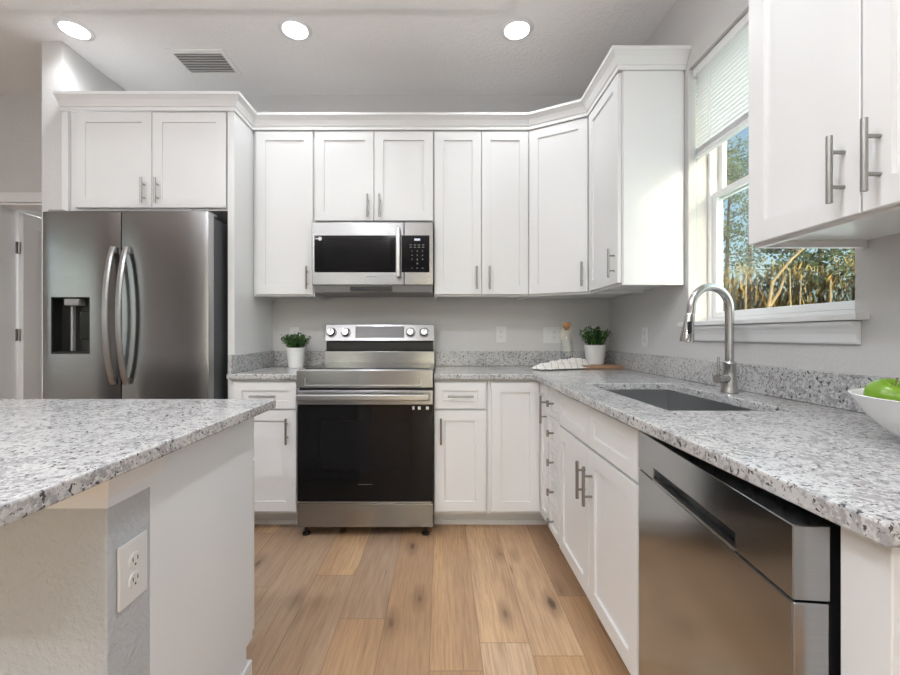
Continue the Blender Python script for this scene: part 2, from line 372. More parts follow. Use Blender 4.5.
# kitchen window
wd = thing('window_1', 'white vinyl double-hung window above the sink', None, (1.30, 0, 0)); wd['kind'] = 'structure'
def frame_yz(mb, x0, x1, y0, y1, z0, z1, t):
    mb.box(x0, x1, y0, y0+t, z0, z1).box(x0, x1, y1-t, y1, z0, z1).box(x0, x1, y0+t, y1-t, z0, z0+t).box(x0, x1, y0+t, y1-t, z1-t, z1)
    return mb
zm = 1.80
frame_yz(MB(), 0.0, 0.065, WY0+0.001, WY1-0.001, WZ0+0.021, WZ1-0.001, 0.018).build('window_frame', 'trim', wd, bevel=0.002)
frame_yz(MB(), 0.012, 0.036, WY0+0.020, WY1-0.020, WZ0+0.040, zm+0.015, 0.028).build('lower_sash', 'trim', wd, bevel=0.002)
frame_yz(MB(), 0.040, 0.062, WY0+0.020, WY1-0.020, zm-0.018, WZ1-0.020, 0.028).build('upper_sash', 'trim', wd, bevel=0.002)
Bx(0.022, 0.026, WY0+0.049, WY1-0.049, WZ0+0.069, zm-0.014).build('lower_pane', 'glass', wd)
Bx(0.049, 0.053, WY0+0.049, WY1-0.049, zm+0.011, WZ1-0.049).build('upper_pane', 'glass', wd)
sl = MB().cells([1.165, XR-0.001, 1.366], [WY0-0.045, WY0+0.001, WY1-0.001, WY1+0.02], {(1,0),(1,2)}, WZ0+0.001, WZ0+0.020)
prof = [(0.0,0.0),(0.010,0.0),(0.013,0.006),(0.016,0.030),(0.022,0.045),(0.030,0.056),(0.032,0.068),(0.0,0.068)]
pv_ = []; ny = 2
vs = []; 
for yy in (WY0-0.020, WY1): vs += [(XR-0.001-o_, yy, WZ0-0.069+h_) for o_, h_ in prof]
n_ = len(prof)
sl.add(vs, [tuple(range(n_)), tuple(range(2*n_-1, n_-1, -1))] + [(i, n_+i, n_+(i+1)%n_, (i+1)%n_) for i in range(n_)])
struct(sl.build('trim_2', 'trim', bevel=0.0015), 'white window sill with moulded apron')

# blind
bl = thing('window_blind', 'white horizontal slat blind pulled halfway up the sink window', 'blind', (1.245, 0, 0))
Bx(-0.02, 0.02, WY0+0.006, WY1-0.006, WZ1-0.042, WZ1-0.004).build('head_rail', 'trim', bl, bevel=0.002)
sm = MB(); z = 2.375; hw = 0.0125; tl = math.radians(-56)
while z > 2.03:
    pts = []
    for k in range(4):
        u = -1 + 2*k/3.0; bow = 0.0018*(1-u*u)
        pts.append((u*hw*math.cos(tl)+bow, z + u*hw*math.sin(tl)+bow))
    vs = [(x_, yy, z_) for yy in (WY0+0.010, WY1-0.010) for x_, z_ in pts]
    vs += [(x_+0.0005, yy, z_-0.0004) for x_, yy, z_ in vs]
    sm.add(vs, [(k,k+1,k+5,k+4) for k in range(3)] + [(k+8,k+12,k+13,k+9) for k in range(3)] + [(0,4,12,8),(3,11,15,7)])
    z -= 0.0195
mt_, nt_, b_ = mat('blind_slat'); b_.inputs['Base Color'].default_value = (0.82,0.82,0.82,1); b_.inputs['Roughness'].default_value = 0.45
trn = N(nt_, 'ShaderNodeBsdfTranslucent'); trn.inputs[0].default_value = (0.95,0.95,0.95,1); mx = N(nt_, 'ShaderNodeMixShader'); mx.inputs[0].default_value = 0.7
nt_.links.new(b_.outputs[0], mx.inputs[1]); nt_.links.new(trn.outputs[0], mx.inputs[2]); nt_.links.new(mx.outputs[0], nt_.nodes['Material Output'].inputs[0]); M['slat'] = mt_
sm.build('slats', 'slat', bl)
bn = MB()
for k in range(14): bn.box(-0.013, 0.013, WY0+0.010, WY1-0.010, 2.004+0.0018*k, 2.0052+0.0018*k)
bn.build('stacked_slats', 'slat', bl)
Bx(-0.014, 0.014, WY0+0.009, WY1-0.009, 1.985, 2.003).build('bottom_rail', 'trim', bl, bevel=0.002)
MB().tube([(-0.024, WY1-0.045, 2.38), (-0.026, WY1-0.045, 1.42)], 0.0035, 8).build('wand', 'glass', bl, smooth=40)
for yy in (WY0+0.12, WY0+0.41, WY1-0.12):
    MB().tube([(-0.012, yy, 2.385), (-0.012, yy, 2.0)], 0.0012, 6).build('cord', 'trim', bl)

# ---------------------------------------------------------------- ceiling lights and vent
def ceiling_light(x, y, label, z=H):
    t = thing('ceiling_light', label, 'ceiling light', (x, y, z), 0, 'round recessed ceiling lights')
    MB().lathe([(0.066,-0.004),(0.070,-0.010),(0.088,-0.006),(0.092,-0.001),(0.06,-0.001)], seg=40).build('trim_ring', 'trim', t, smooth=40)
    MB().lathe([(0.0001,-0.006),(0.066,-0.0055)], seg=40).build('diffuser', 'lamp', t)
    l = light('downlight', 'SPOT', (0,0,-0.02), 15, LC, spot_size=math.radians(150), spot_blend=0.6, shadow_soft_size=0.07); l.parent = t
    return t
ceiling_light(-2.06, 2.345, 'round recessed ceiling light above the refrigerator, leftmost of the three')
ceiling_light(-0.82, 2.345, 'round recessed ceiling light right of the air vent, middle of the three')
ceiling_light(0.427, 2.345, 'round recessed ceiling light above the corner cabinets, rightmost of the three')
v = thing('ceiling_vent', 'white louvred air vent in the ceiling over the refrigerator cabinet', 'vent', (-1.485, 2.63, H))
g = MB(); X0, X1, Y0, Y1 = -0.175, 0.175, -0.125, 0.125
g.box(X0, X1, Y0, Y0+0.035, -0.008, -0.001).box(X0, X1, Y1-0.03, Y1, -0.008, -0.001).box(X0, X0+0.03, Y0+0.035, Y1-0.03, -0.008, -0.001).box(X1-0.03, X1, Y0+0.035, Y1-0.03, -0.008, -0.001)
g.build('vent_frame', 'ceil', v, bevel=0.002)
Bx(X0+0.03, X1-0.03, Y0+0.035, Y1-0.03, -0.0018, -0.001).build('duct_shade', 'duct_shade', v)  # flat grey sheet, shade between the louvres put in as colour
lv = MB()
for k in range(7):
    y_ = Y0+0.048+k*0.0245
    lv.add([(X0+0.03,y_-0.006,-0.014),(X1-0.03,y_-0.006,-0.014),(X1-0.03,y_+0.004,-0.003),(X0+0.03,y_+0.004,-0.003),
            (X0+0.03,y_-0.007,-0.013),(X1-0.03,y_-0.007,-0.013),(X1-0.03,y_+0.003,-0.002),(X0+0.03,y_+0.003,-0.002)],
           [(0,3,2,1),(4,5,6,7),(0,1,5,4),(1,2,6,5),(2,3,7,6),(3,0,4,7)])
lv.build('louvres', 'trim', v)

# ---------------------------------------------------------------- cabinets
def bar_pull(x, y, z, vert=True, L=0.146, r=0.0062, s=0.032):
    m = MB(); hw = L/2; a = L*0.26
    if vert:
        m.tube([(x, y-s, z-hw), (x, y-s, z+hw)], r, 14)
        for q in (-a, a): m.tube([(x, y, z+q), (x, y-s, z+q)], r*0.72, 10)
    else:
        m.tube([(x-hw, y-s, z), (x+hw, y-s, z)], r, 14)
        for q in (-a, a): m.tube([(x+q, y, z), (x+q, y-s, z)], r*0.72, 10)
    return m
def knob(x, y, z):
    return MB().tube([(x, y-0.030, z-0.016), (x, y-0.030, z+0.016)], 0.0065, 12).tube([(x, y, z), (x, y-0.030, z)], 0.0048, 10)
def fronts(t, items, y):
    for it in items:
        kind, x0, x1, z0, z1 = it[:5]; h = it[5] if len(it) > 5 else None
        rail = 0.057 if kind == 'door' else (0.045 if z1-z0 > 0.13 else 0.03)
        if kind == 'slab': rail = 0.030
        o = MB().shaker(x0, x1, z0, z1, y-0.001, 0.019, rail).build({'door':'door','drawer':'drawer','false':'false_front','slab':'drawer'}[kind], 'cab', t)
        if h:
            yy = y-0.020
            if h[0] == 'v': bar_pull(h[1], yy, h[2]).build('handle', 'nickel', o, smooth=40)
            elif h[0] == 'h': bar_pull(h[1], yy, h[2], False).build('handle', 'nickel', o, smooth=40)
            else: knob(h[1], yy, h[2]).build('knob', 'nickel', o, smooth=40)
def upper(name, label, loc, rz, w, d, z0, z1, items, side=None):
    t = thing(name, label, 'cabinet', (loc[0], loc[1], z0), rz, 'white shaker wall cabinets'); h = z1-z0
    b = MB().box(0.0, 0.018, -d+0.019, 0, 0, h).box(w-0.018, w, -d+0.019, 0, 0, h).box(0.018, w-0.018, -d+0.019, 0, h-0.018, h)
    b.box(0.018, w-0.018, -d+0.019, -0.0, 0.020, 0.034).box(0.018, w-0.018, -0.01, 0, 0.034, h-0.018).box(0, w, -d, -d+0.019, 0, h)
    b.build('cabinet_body', 'cab', t, bevel=0.001)
    fronts(t, items, -d); return t
def base(name, label, loc, rz, w, d, items, h=0.878):
    t = thing(name, label, 'cabinet', loc, rz, 'white shaker base cabinets')
    b = MB().box(0, 0.018, -d+0.019, 0, 0.11, h).box(w-0.018, w, -d+0.019, 0, 0.11, h).box(0.018, w-0.018, -d+0.019, 0, 0.11, 0.128)
    b.box(0.018, w-0.018, -0.01, 0, 0.128, h).box(0, w, -d, -d+0.019, 0.11, h)
    b.build('cabinet_body', 'cab', t, bevel=0.001)
    MB().box(0, w, -d+0.115, -d+0.13, 0, 0.11).box(0, 0.018, -d+0.13, 0, 0, 0.11).box(w-0.018, w, -d+0.13, 0, 0, 0.11).box(0, w, -d+0.105, -d+0.115, 0, 0.030).build('toe_kick', 'cab', t, bevel=0.002)
    fronts(t, items, -d); return t
RB = -PI/2
YW = YB-0.002; XW = XR-0.002
UZ0, UZ1 = 1.378, 2.447; DZ0, DZ1 = 0.012, 1.054     # door extents above cabinet bottom
# tall panel right of fridge, filler left of fridge
tag(Bx(-1.246, -1.207, 2.436, YW, 0.001, 2.446).build('refrigerator_end_panel', 'cab', bevel=0.0015), 'tall white panel between the refrigerator and the left base cabinet', 'panel')
tag(Bx(-2.217, -2.180, 2.436, YW, 0.001, 2.446).build('refrigerator_filler_panel', 'cab', bevel=0.0015), 'white filler panel between the stub wall and the refrigerator', 'panel')
# fridge cabinet
w_ = 2.178-1.248
t = upper('wall_cabinet', 'wide two-door cabinet above the refrigerator', (-2.178, YW), 0, w_, YW-2.456, 1.862, 2.446,
    [('door', 0.040, 0.486, 0.012, 0.570, ('v', 0.448, 0.105)), ('door', 0.490, w_-0.010, 0.012, 0.570, ('v', 0.528, 0.105))])
# back wall uppers
D = 0.306
upper('wall_cabinet', 'tall single-door wall cabinet left of the microwave', (-1.204, YW), 0, 0.393, D, UZ0, UZ1,
    [('door', 0.022, 0.385, DZ0, DZ1, ('v', 0.352, 0.115))])
upper('wall_cabinet', 'short two-door wall cabinet directly above the microwave', (-0.809, YW), 0, 0.762, D, 1.848, UZ1,
    [('door', 0.004, 0.379, 0.012, DZ1+UZ0-1.848, ('v', 0.344, 0.100)), ('door', 0.383, 0.758, 0.012, DZ1+UZ0-1.848, ('v', 0.420, 0.100))])
upper('wall_cabinet', 'tall two-door wall cabinet right of the microwave', (-0.045, YW), 0, 0.608, D, UZ0, UZ1,
    [('door', 0.004, 0.302, DZ0, DZ1, ('v', 0.270, 0.115)), ('door', 0.306, 0.604, DZ0, DZ1, ('v', 0.352, 0.115))])
# diagonal corner
A = Vector((0.566, YW-D)); Bp = Vector((0.898, 2.500))
t = thing('corner_wall_cabinet', 'angled single-door wall cabinet in the corner', 'cabinet', (A.x, A.y, UZ0), 0, 'white shaker wall cabinets')
poly = [(0,0), (Bp.x-A.x, Bp.y-A.y), (XW-A.x, Bp.y-A.y), (XW-A.x, YW-A.y), (0, YW-A.y)]
MB().prism(poly, 0.014, 0.034).build('bottom_board', 'cab', t); MB().prism(poly, 1.05, UZ1-UZ0).build('top_board', 'cab', t)
ang = math.atan2(Bp.y-A.y, Bp.x-A.x); L_ = (Bp-A).length
fr = Bx(0.002, L_-0.002, 0.001, 0.019, 0, UZ1-UZ0).xf(Matrix.Rotation(ang, 4, 'Z'))
fr.box(0.0005, 0.015, 0.02, YW-A.y, 0, UZ1-UZ0); fr.build('cabinet_body', 'cab', t)
R_ = Matrix.Rotation(ang, 4, 'Z')
o = MB().shaker(0.006, L_-0.014, DZ0, DZ1, 0.0, 0.019, 0.057).xf(R_).build('door', 'cab', t)
bar_pull(L_-0.045, -0.019, 0.115).xf(R_).build('handle', 'nickel', o, smooth=40)
# right wall uppers (local x runs towards the camera)
t = upper('wall_cabinet', 'tall wall cabinet on the window wall with its glossy side facing the window', (XW, 2.497), RB, 0.430, XW-0.898, UZ0, UZ1,
    [('door', 0.016, 0.424, DZ0, DZ1, ('v', 0.388, 0.115))])
Bx(0.4315, 0.436, -(XW-0.898)+0.004, -0.010, -0.0, UZ1-UZ0).build('side_panel', 'cabside', t, bevel=0.001)
t = upper('wall_cabinet', 'near wall cabinet at the top right corner with two bar handles', (XW, 1.196), RB, 0.686, XW-0.898, UZ0, UZ1,
    [('door', 0.004, 0.322, DZ0-0.004, DZ1, ('v', 0.287, 0.112)), ('door', 0.326, 0.680, DZ0-0.004, DZ1, ('v', 0.362, 0.112))])
br_ = Bx(0.16, 0.245, -0.016, -0.001, 0.0, 0.019); br_.build('hanging_bracket', 'galv', t, bevel=0.001)
for q in (0.178, 0.227): MB().tube([(q, -0.016, 0.010), (q, -0.019, 0.010)], 0.004, 8).build('screw', 'slot', t)

# crown moulding, mitred along the cabinet tops
path = [(-2.217, 2.434), (-1.206, 2.434), (-1.206, 2.660), (0.562, 2.660), (0.878, 2.488), (0.878, 2.059), (XW, 2.059)]
cp = [(0.0,-0.012),(0.007,-0.012),(0.008,0.008),(0.014,0.011),(0.018,0.020),(0.030,0.040),(0.042,0.052),(0.046,0.056),(0.052,0.060),(0.054,0.074),(0.0,0.074)]
vs = []; P = [Vector(p) for p in path]
for i, p in enumerate(P):
    def nrm(a, b): d = (b-a).normalized(); return Vector((d.y, -d.x))
    if i == 0: nn = nrm(P[0], P[1]); k = 1
    elif i == len(P)-1: nn = nrm(P[-2], P[-1]); k = 1
    else:
        a, b2 = nrm(P[i-1], p), nrm(p, P[i+1]); nn = (a+b2).normalized(); k = 1/max(0.3, nn.dot(a))
    for o_, h_ in cp: vs.append((p.x+nn.x*(o_+0.0005)*k, p.y+nn.y*(o_+0.0005)*k, UZ1+0.001+h_))
n_ = len(cp); fs = [tuple(range(n_)), tuple(range(len(P)*n_-1, (len(P)-1)*n_-1, -1))]
for i in range(len(P)-1):
    for k in range(n_): fs.append((i*n_+k, (i+1)*n_+k, (i+1)*n_+(k+1)%n_, i*n_+(k+1)%n_))
tag(MB().add(vs, fs).build('crown_molding', 'cab'), 'white crown molding running along the tops of the wall cabinets', 'molding')

# base cabinets
DB = 0.608
base('base_cabinet', 'base cabinet left of the range with one drawer over one door', (-1.204, YW, 0), 0, 0.398, DB,
    [('drawer', 0.030, 0.385, 0.712, 0.860, ('h', 0.205, 0.787)), ('door', 0.030, 0.385, 0.130, 0.702, ('v', 0.336, 0.590))])
base('base_cabinet', 'narrow base cabinet right of the range with one drawer over one door', (-0.040, YW, 0), 0, 0.306, DB,
    [('drawer', 0.004, 0.294, 0.712, 0.860, ('h', 0.150, 0.787)), ('door', 0.004, 0.294, 0.130, 0.702, ('v', 0.040, 0.590))])
XF = 0.580    # face plane of the right run boxes
t = thing('corner_base_cabinet', 'corner base cabinet with two folding full height door leaves', 'cabinet', (0.267, YW, 0), 0, 'white shaker base cabinets')
ox, oy = 0.267, YW
yA = YW-DB
c = MB().box(0, XF-ox+0.019, yA-oy, yA+0.019-oy, 0.11, 0.878).box(XF-ox, XF+0.019-ox, 2.168-oy, yA-oy, 0.11, 0.878)
c.box(0, 0.016, yA+0.019-oy, 0, 0.11, 0.878).box(XF+0.019-ox, XW-ox, 2.168-oy, 2.184-oy, 0.11, 0.878).box(0.016, XW-ox, yA+0.019-oy, 0, 0.11, 0.128)
c.build('cabinet_body', 'cab', t, bevel=0.001)
MB().box(0, XF-ox+0.13, yA+0.115-oy, yA+0.13-oy, 0, 0.11).box(XF+0.115-ox, XF+0.13-ox, 2.168-oy, yA+0.115-oy, 0, 0.11).box(0, XF-ox+0.12, yA+0.105-oy, yA+0.115-oy, 0, 0.03).build('toe_kick', 'cab', t)
MB().shaker(0.018, XF-0.021-ox, 0.130, 0.860, yA-0.001-oy, 0.019, 0.055).build('door', 'cab', t)
R2 = Matrix.Translation((XF-ox, yA-0.003-oy, 0)) @ Matrix.Rotation(RB, 4, 'Z')
o = MB().shaker(0.018, 0.200, 0.130, 0.860, -0.001, 0.019, 0.05).xf(R2).build('door', 'cab', t)
bar_pull(0.165, -0.020, 0.735).xf(R2).build('handle', 'nickel', o, smooth=40)
dr = []
for k in range(5):
    z0 = 0.130+k*0.1468
    dr.append(('slab', 0.004, 0.182, z0, z0+0.1428, ('k', 0.093, z0+0.0714)))
base('drawer_cabinet', 'narrow five-drawer base cabinet between the corner and the sink cabinet', (XW, 2.167, 0), RB, 0.186, XW-XF, dr)
ws = 0.794
base('sink_base_cabinet', 'wide sink base cabinet with two doors under two false fronts', (XW, 1.980, 0), RB, ws, XW-XF,
    [('false', 0.004, ws/2-0.002, 0.708, 0.860), ('false', ws/2+0.002, ws-0.004, 0.708, 0.860),
     ('door', 0.004, ws/2-0.002, 0.125, 0.698, ('v', ws/2-0.036, 0.568)), ('door', ws/2+0.002, ws-0.004, 0.125, 0.698, ('v', ws/2+0.036, 0.568))])
tag(Bx(0.552, XW, 0.510, 0.577, 0.0, 0.878).build('cabinet_end_panel', 'cab', bevel=0.002), 'white end panel closing the cabinet run at the near right', 'panel')

# ---------------------------------------------------------------- countertops, splashes
CB, CT = 0.880, 0.910; CX = 0.519
SX0, SX1, SY0, SY1 = 0.664, 1.032, 1.215, 1.900
cxs = [-0.040, CX, SX0, SX1, XW]; cys = [0.487, SY0, SY1, 2.342, YW]
mb = MB().cells(cxs, cys, {(0,0),(0,1),(0,2),(2,1)}, CB, CT)
tag(mb.build('countertop', 'granite', bevel=0.004), 'speckled grey granite countertop wrapping the corner and holding the sink', 'countertop')
tag(Bx(-1.206, -0.804, 2.342, YW, CB, CT).build('countertop', 'granite', bevel=0.004), 'small granite countertop left of the range under the potted plant', 'countertop')
SH = 1.016
G = 'granite backsplash strips'
tag(Bx(-1.186, -0.806, YW-0.020, YW, CT+0.001, SH).build('backsplash', 'granite', bevel=0.002), 'granite backsplash strip on the back wall left of the range', 'backsplash', G)
tag(Bx(-1.206, -1.187, 2.36, YW, CT+0.001, SH).build('backsplash', 'granite', bevel=0.002), 'granite side splash strip against the tall refrigerator panel', 'backsplash', G)
tag(Bx(-0.038, XW-0.021, YW-0.020, YW, CT+0.001, SH).build('backsplash', 'granite', bevel=0.002), 'granite backsplash strip on the back wall right of the range', 'backsplash', G)
tag(Bx(XW-0.020, XW, 0.495, YW, CT+0.001, SH).build('backsplash', 'granite', bevel=0.002), 'granite backsplash strip under the window', 'backsplash', G)

# sink
t = thing('sink', 'undermount stainless steel sink basin in the granite countertop', 'sink', (0,0,CB-0.001))
e = 0.006; zb = -0.215
a0, a1, b0, b1 = SX0-e, SX1+e, SY0-e, SY1+e
s = MB().box(a0-0.01, a0, b0-0.01, b1+0.01, zb, -0.001).box(a1, a1+0.01, b0-0.01, b1+0.01, zb, -0.001).box(a0, a1, b0-0.01, b0, zb, -0.001).box(a0, a1, b1, b1+0.01, zb, -0.001)
s.box(a0, a1, b0, b1, zb, zb+0.01); s.build('basin', 'sink', t, bevel=0.001)
MB().lathe([(0.0001,0.002),(0.03,0.002),(0.045,0.004),(0.055,0.002),(0.055,0.0)], (0.5*(a0+a1), 0.5*(b0+b1), zb+0.0105), 28).build('drain', 'chrome', t, smooth=40)

# faucet
t = thing('kitchen_faucet', 'brushed nickel pull-down faucet with a tall arched neck behind the sink', 'faucet', (1.100, 1.590, CT))
MB().lathe([(0.0001,0.001),(0.030,0.001),(0.030,0.005),(0.0275,0.012),(0.0225,0.070),(0.021,0.105),(0.0225,0.108),(0.0225,0.114),(0.0185,0.120),(0.0001,0.120)]).build('faucet_body', 'faucet', t, smooth=40)
dx, dy = -0.985, -0.17      # the spout reaches over the sink
pts = [(0,0,0.118),(0,0,0.29)]; R0 = 0.083; zc = 0.318
for k in range(0, 19):
    a = PI*k/18*1.02; d_ = R0-R0*math.cos(a); pts.append((dx*d_, dy*d_, zc+R0*math.sin(a)))
lx, ly, lz = pts[-1]; pts.append((lx+dx*0.003, ly+dy*0.003, lz-0.018))
MB().tube(pts, 0.0150, 20).build('spout', 'faucet', t, smooth=40)
lx, ly, lz = pts[-1]
MB().tube([(lx,ly,lz+0.004),(lx+dx*0.002,ly+dy*0.002,lz-0.006),(lx+dx*0.008,ly,lz-0.045),(lx+dx*0.013,ly+dy*0.013,lz-0.085),(lx+dx*0.015,ly+dy*0.015,lz-0.100)], [0.0155,0.0165,0.0185,0.023,0.0235], 20).build('spray_head', 'chrome', t, smooth=50)
hx = lx-dx*(-0.006)
MB().box(lx-0.024, lx-0.010, ly-0.028, ly-0.018, lz-0.070, lz-0.025).build('spray_button', 'black', t, bevel=0.003)
MB().tube([(-0.010,-0.005,0.055),(-0.068,-0.030,0.055)], 0.0165, 18).build('handle_hub', 'faucet', t, smooth=40)
MB().tube([(-0.060,-0.027,0.060),(-0.062,-0.028,0.100),(-0.060,-0.027,0.138)], [0.006,0.0045,0.0045], 12).build('lever', 'faucet', t, smooth=40)

# ---------------------------------------------------------------- island
IX = -0.568; PX = -0.637
t = thing('kitchen_island', 'white kitchen island with a painted knee wall at its near side', 'kitchen island', (PX, 0, 0))
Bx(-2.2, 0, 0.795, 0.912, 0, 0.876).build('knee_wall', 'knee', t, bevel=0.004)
sp = MB()   # side panel with toe notch, in yz
sp.add([(x_, y_, z_) for x_ in (-0.020, -0.001) for y_, z_ in ((0.914,0),(1.368,0),(1.368,0.105),(1.412,0.105),(1.412,0.876),(0.914,0.876))],
       [(0,5,4,3,2,1),(6,7,8,9,10,11)] + [(i,(i+1)%6,6+(i+1)%6,6+i) for i in range(6)])
sp.build('side_panel', 'island', t, bevel=0.001)
MB().box(-0.95, -0.002, 1.392, 1.411, 0.105, 0.876).box(-0.95, -0.022, 1.352, 1.367, 0, 0.104).box(-0.95, -0.030, 0.914, 0.93, 0.0, 0.876).build('cabinet_body', 'cab', t, bevel=0.001)
Ri = Matrix.Translation((0, 1.413, 0)) @ Matrix.Rotation(PI, 4, 'Z')
MB().shaker(0.004, 0.45, 0.125, 0.700, 0, 0.02).xf(Ri).build('door', 'cab', t)
MB().shaker(0.004, 0.45, 0.710, 0.860, 0, 0.02, 0.045).xf(Ri).build('drawer', 'cab', t)
# crown strip round the top of the knee wall
cpi = [(0,-0.024),(0.006,-0.024),(0.007,-0.006),(0.010,0.004),(0.020,0.028),(0.024,0.038),(0.024,0.049),(0,0.049)]
vs = []; n_ = len(cpi)
for o_, h_ in cpi: vs.append((-2.2, 0.794-o_, 0.826+h_))
for o_, h_ in cpi: vs.append((0.001+o_, 0.794-o_, 0.826+h_))
for o_, h_ in cpi: vs.append((0.001+o_, 0.935, 0.826+h_))
fs = [tuple(range(n_)), tuple(range(3*n_-1, 2*n_-1, -1))]
for i in range(2):
    for k in range(n_): fs.append((i*n_+k, (i+1)*n_+k, (i+1)*n_+(k+1)%n_, i*n_+(k+1)%n_))
MB().add(vs, fs).build('crown_trim', 'island', t)
MB().box(-0.95, 0.012, 1.368, 1.384, 0, 0.055).box(0.0, 0.012, 0.790, 1.368, 0, 0.055).box(-2.2, 0.012, 0.780, 0.794, 0, 0.055).build('base_trim', 'trim', t, bevel=0.004)
tag(Bx(-2.45, IX, 0.440, 1.437, CB, CT).build('island_countertop', 'granite', bevel=0.004), 'speckled grey granite top on the island in the left foreground', 'countertop')

# ---------------------------------------------------------------- outlets (local: plate faces -Y)
def outlet(label, loc, rz, gangs=('duplex',), W_=0.072, H_=0.117, nm='outlet'):
    n = len(gangs); w = W_ + 0.046*(n-1)
    t = thing(nm, label, 'outlet' if nm == 'outlet' else 'switch', loc, rz, 'white wall plates')
    Bx(-w/2, w/2, -0.006, -0.0005, -H_/2, H_/2).build('cover_plate', 'plate', t, bevel=0.002)
    for i, gk in enumerate(gangs):
        cx = (i-(n-1)/2)*0.046
        if gk == 'duplex':
            for zz in (-0.020, 0.020):
                MB().lathe([(0.0001,0.0085),(0.015,0.0085),(0.0165,0.006)], (cx,0,zz), 20, axis=1).build('receptacle', 'plate', t, smooth=40)
                s = MB().box(cx-0.0075, cx-0.0055, -0.0092, -0.0080, zz-0.001, zz+0.007).box(cx+0.0055, cx+0.0075, -0.0092, -0.0080, zz-0.001, zz+0.007)
                s.tube([(cx,-0.0092,zz-0.008),(cx,-0.0080,zz-0.008)], 0.0024, 8).build('slots', 'slot', t)
            MB().tube([(cx,-0.0075,0),(cx,-0.0055,0)], 0.003, 10).build('screw', 'plate', t)
        else:
            Bx(cx-0.016, cx+0.016, -0.0095, -0.006, -0.033, 0.033).build('rocker', 'plate', t, bevel=0.002)
    return t
YP = YB-0.0005
outlet('white outlet on the back wall right of the range', (0.431, YP, 1.135), 0)
outlet('white double switch plate on the back wall left of the glass bottle', (0.790, YP, 1.130), 0, ('rocker', 'duplex'), nm='switch_plate')
outlet('white outlet on the back wall partly behind the corner potted plant', (1.095, YP, 1.130), 0)
outlet('white outlet on the back wall behind the left potted plant', (-1.045, YP, 1.130), 0)
outlet('white outlet on the window wall left of the faucet', (XR-0.0005, 2.46, 1.118), RB)
outlet('white outlet on the end of the island knee wall', (PX+0.0005, 0.857, 0.648), PI/2, W_=0.079, H_=0.127)

# ---------------------------------------------------------------- refrigerator
t = thing('refrigerator', 'stainless side-by-side refrigerator with an ice dispenser in its left door', 'refrigerator', (-1.728, 0, 0))
fx0, fx1, xs_ = -0.462, 0.448, -0.030; fy = 2.282
Bx(fx0+0.020, fx1-0.004, fy+0.075, 2.965, 0.02, 1.792).build('cabinet_body', 'fridge_side', t, bevel=0.004)
def dslab(mb, x0, x1, z0, z1, X0, X1, y0, bulge, y1, n=10):
    w = X1-X0; c = (X0+X1)/2
    f = lambda x: y0 + bulge*((2*(x-c)/w)**4)
    xs = [x0+(x1-x0)*k/n for k in range(n+1)]
    poly = [(x, f(x)) for x in xs] + [(x1, y1), (x0, y1)]
    return mb.prism(poly, z0, z1)
zt = 1.808; dzb = 0.04
dx0, dx1, dz0, dz1 = -0.408, -0.194, 1.026, 1.338
L = MB(); LX0, LX1 = fx0, xs_-0.003
dslab(L, LX0, LX1, dzb, dz0, LX0, LX1, fy, 0.012, fy+0.068); dslab(L, LX0, LX1, dz1, zt, LX0, LX1, fy, 0.012, fy+0.068)
dslab(L, LX0, dx0, dz0, dz1, LX0, LX1, fy, 0.012, fy+0.068, 4); dslab(L, dx1, LX1, dz0, dz1, LX0, LX1, fy, 0.012, fy+0.068, 6)
ld = L.build('freezer_door', 'steel_dark', t, smooth=30)
rd = dslab(MB(), xs_+0.003, fx1, dzb, zt, xs_+0.003, fx1, fy, 0.012, fy+0.068).build('refrigerator_door', 'steel_dark', t, smooth=30)
Bx(fx1-0.006, fx1+0.001, fy+0.012, fy+0.066, dzb+0.002, zt-0.002).build('door_edge_trim', 'steel_light', rd, bevel=0.002)
ds = thing('ice_dispenser', None, None); ds.parent = ld
dc = MB().box(dx0, dx0+0.006, fy+0.001, fy+0.066, dz0, dz1).box(dx1-0.006, dx1, fy+0.001, fy+0.066, dz0, dz1).box(dx0+0.006, dx1-0.006, fy+0.001, fy+0.066, dz1-0.006, dz1).box(dx0+0.006, dx1-0.006, fy+0.001, fy+0.066, dz0, dz0+0.012).box(dx0+0.006, dx1-0.006, fy+0.060, fy+0.067, dz0+0.012, dz1-0.006)
bpy.data.objects.remove(ds)
dc.build('dispenser_recess', 'black', ld, bevel=0.001)
MB().box(dx0+0.065, dx0+0.145, fy+0.008, fy+0.058, dz1-0.045, dz1-0.008).build('dispenser_spout', 'greyplastic', ld, bevel=0.004)
MB().box(dx0+0.082, dx0+0.094, fy+0.03, fy+0.050, dz0+0.014, dz1-0.046).build('ice_chute', 'greyplastic', ld, bevel=0.002)
MB().box(dx0+0.125, dx1-0.012, fy+0.035, fy+0.058, dz0+0.08, dz1-0.075).build('dispenser_paddle', 'blackgloss', ld, bevel=0.004)
Bx(fx1-0.10, fx1-0.02, fy+0.02, fy+0.14, 1.809, 1.825).build('hinge_cover', 'greyplastic', t, bevel=0.004)
Bx(fx0+0.02, fx0+0.10, fy+0.02, fy+0.14, 1.809, 1.825).build('hinge_cover', 'greyplastic', t, bevel=0.004)
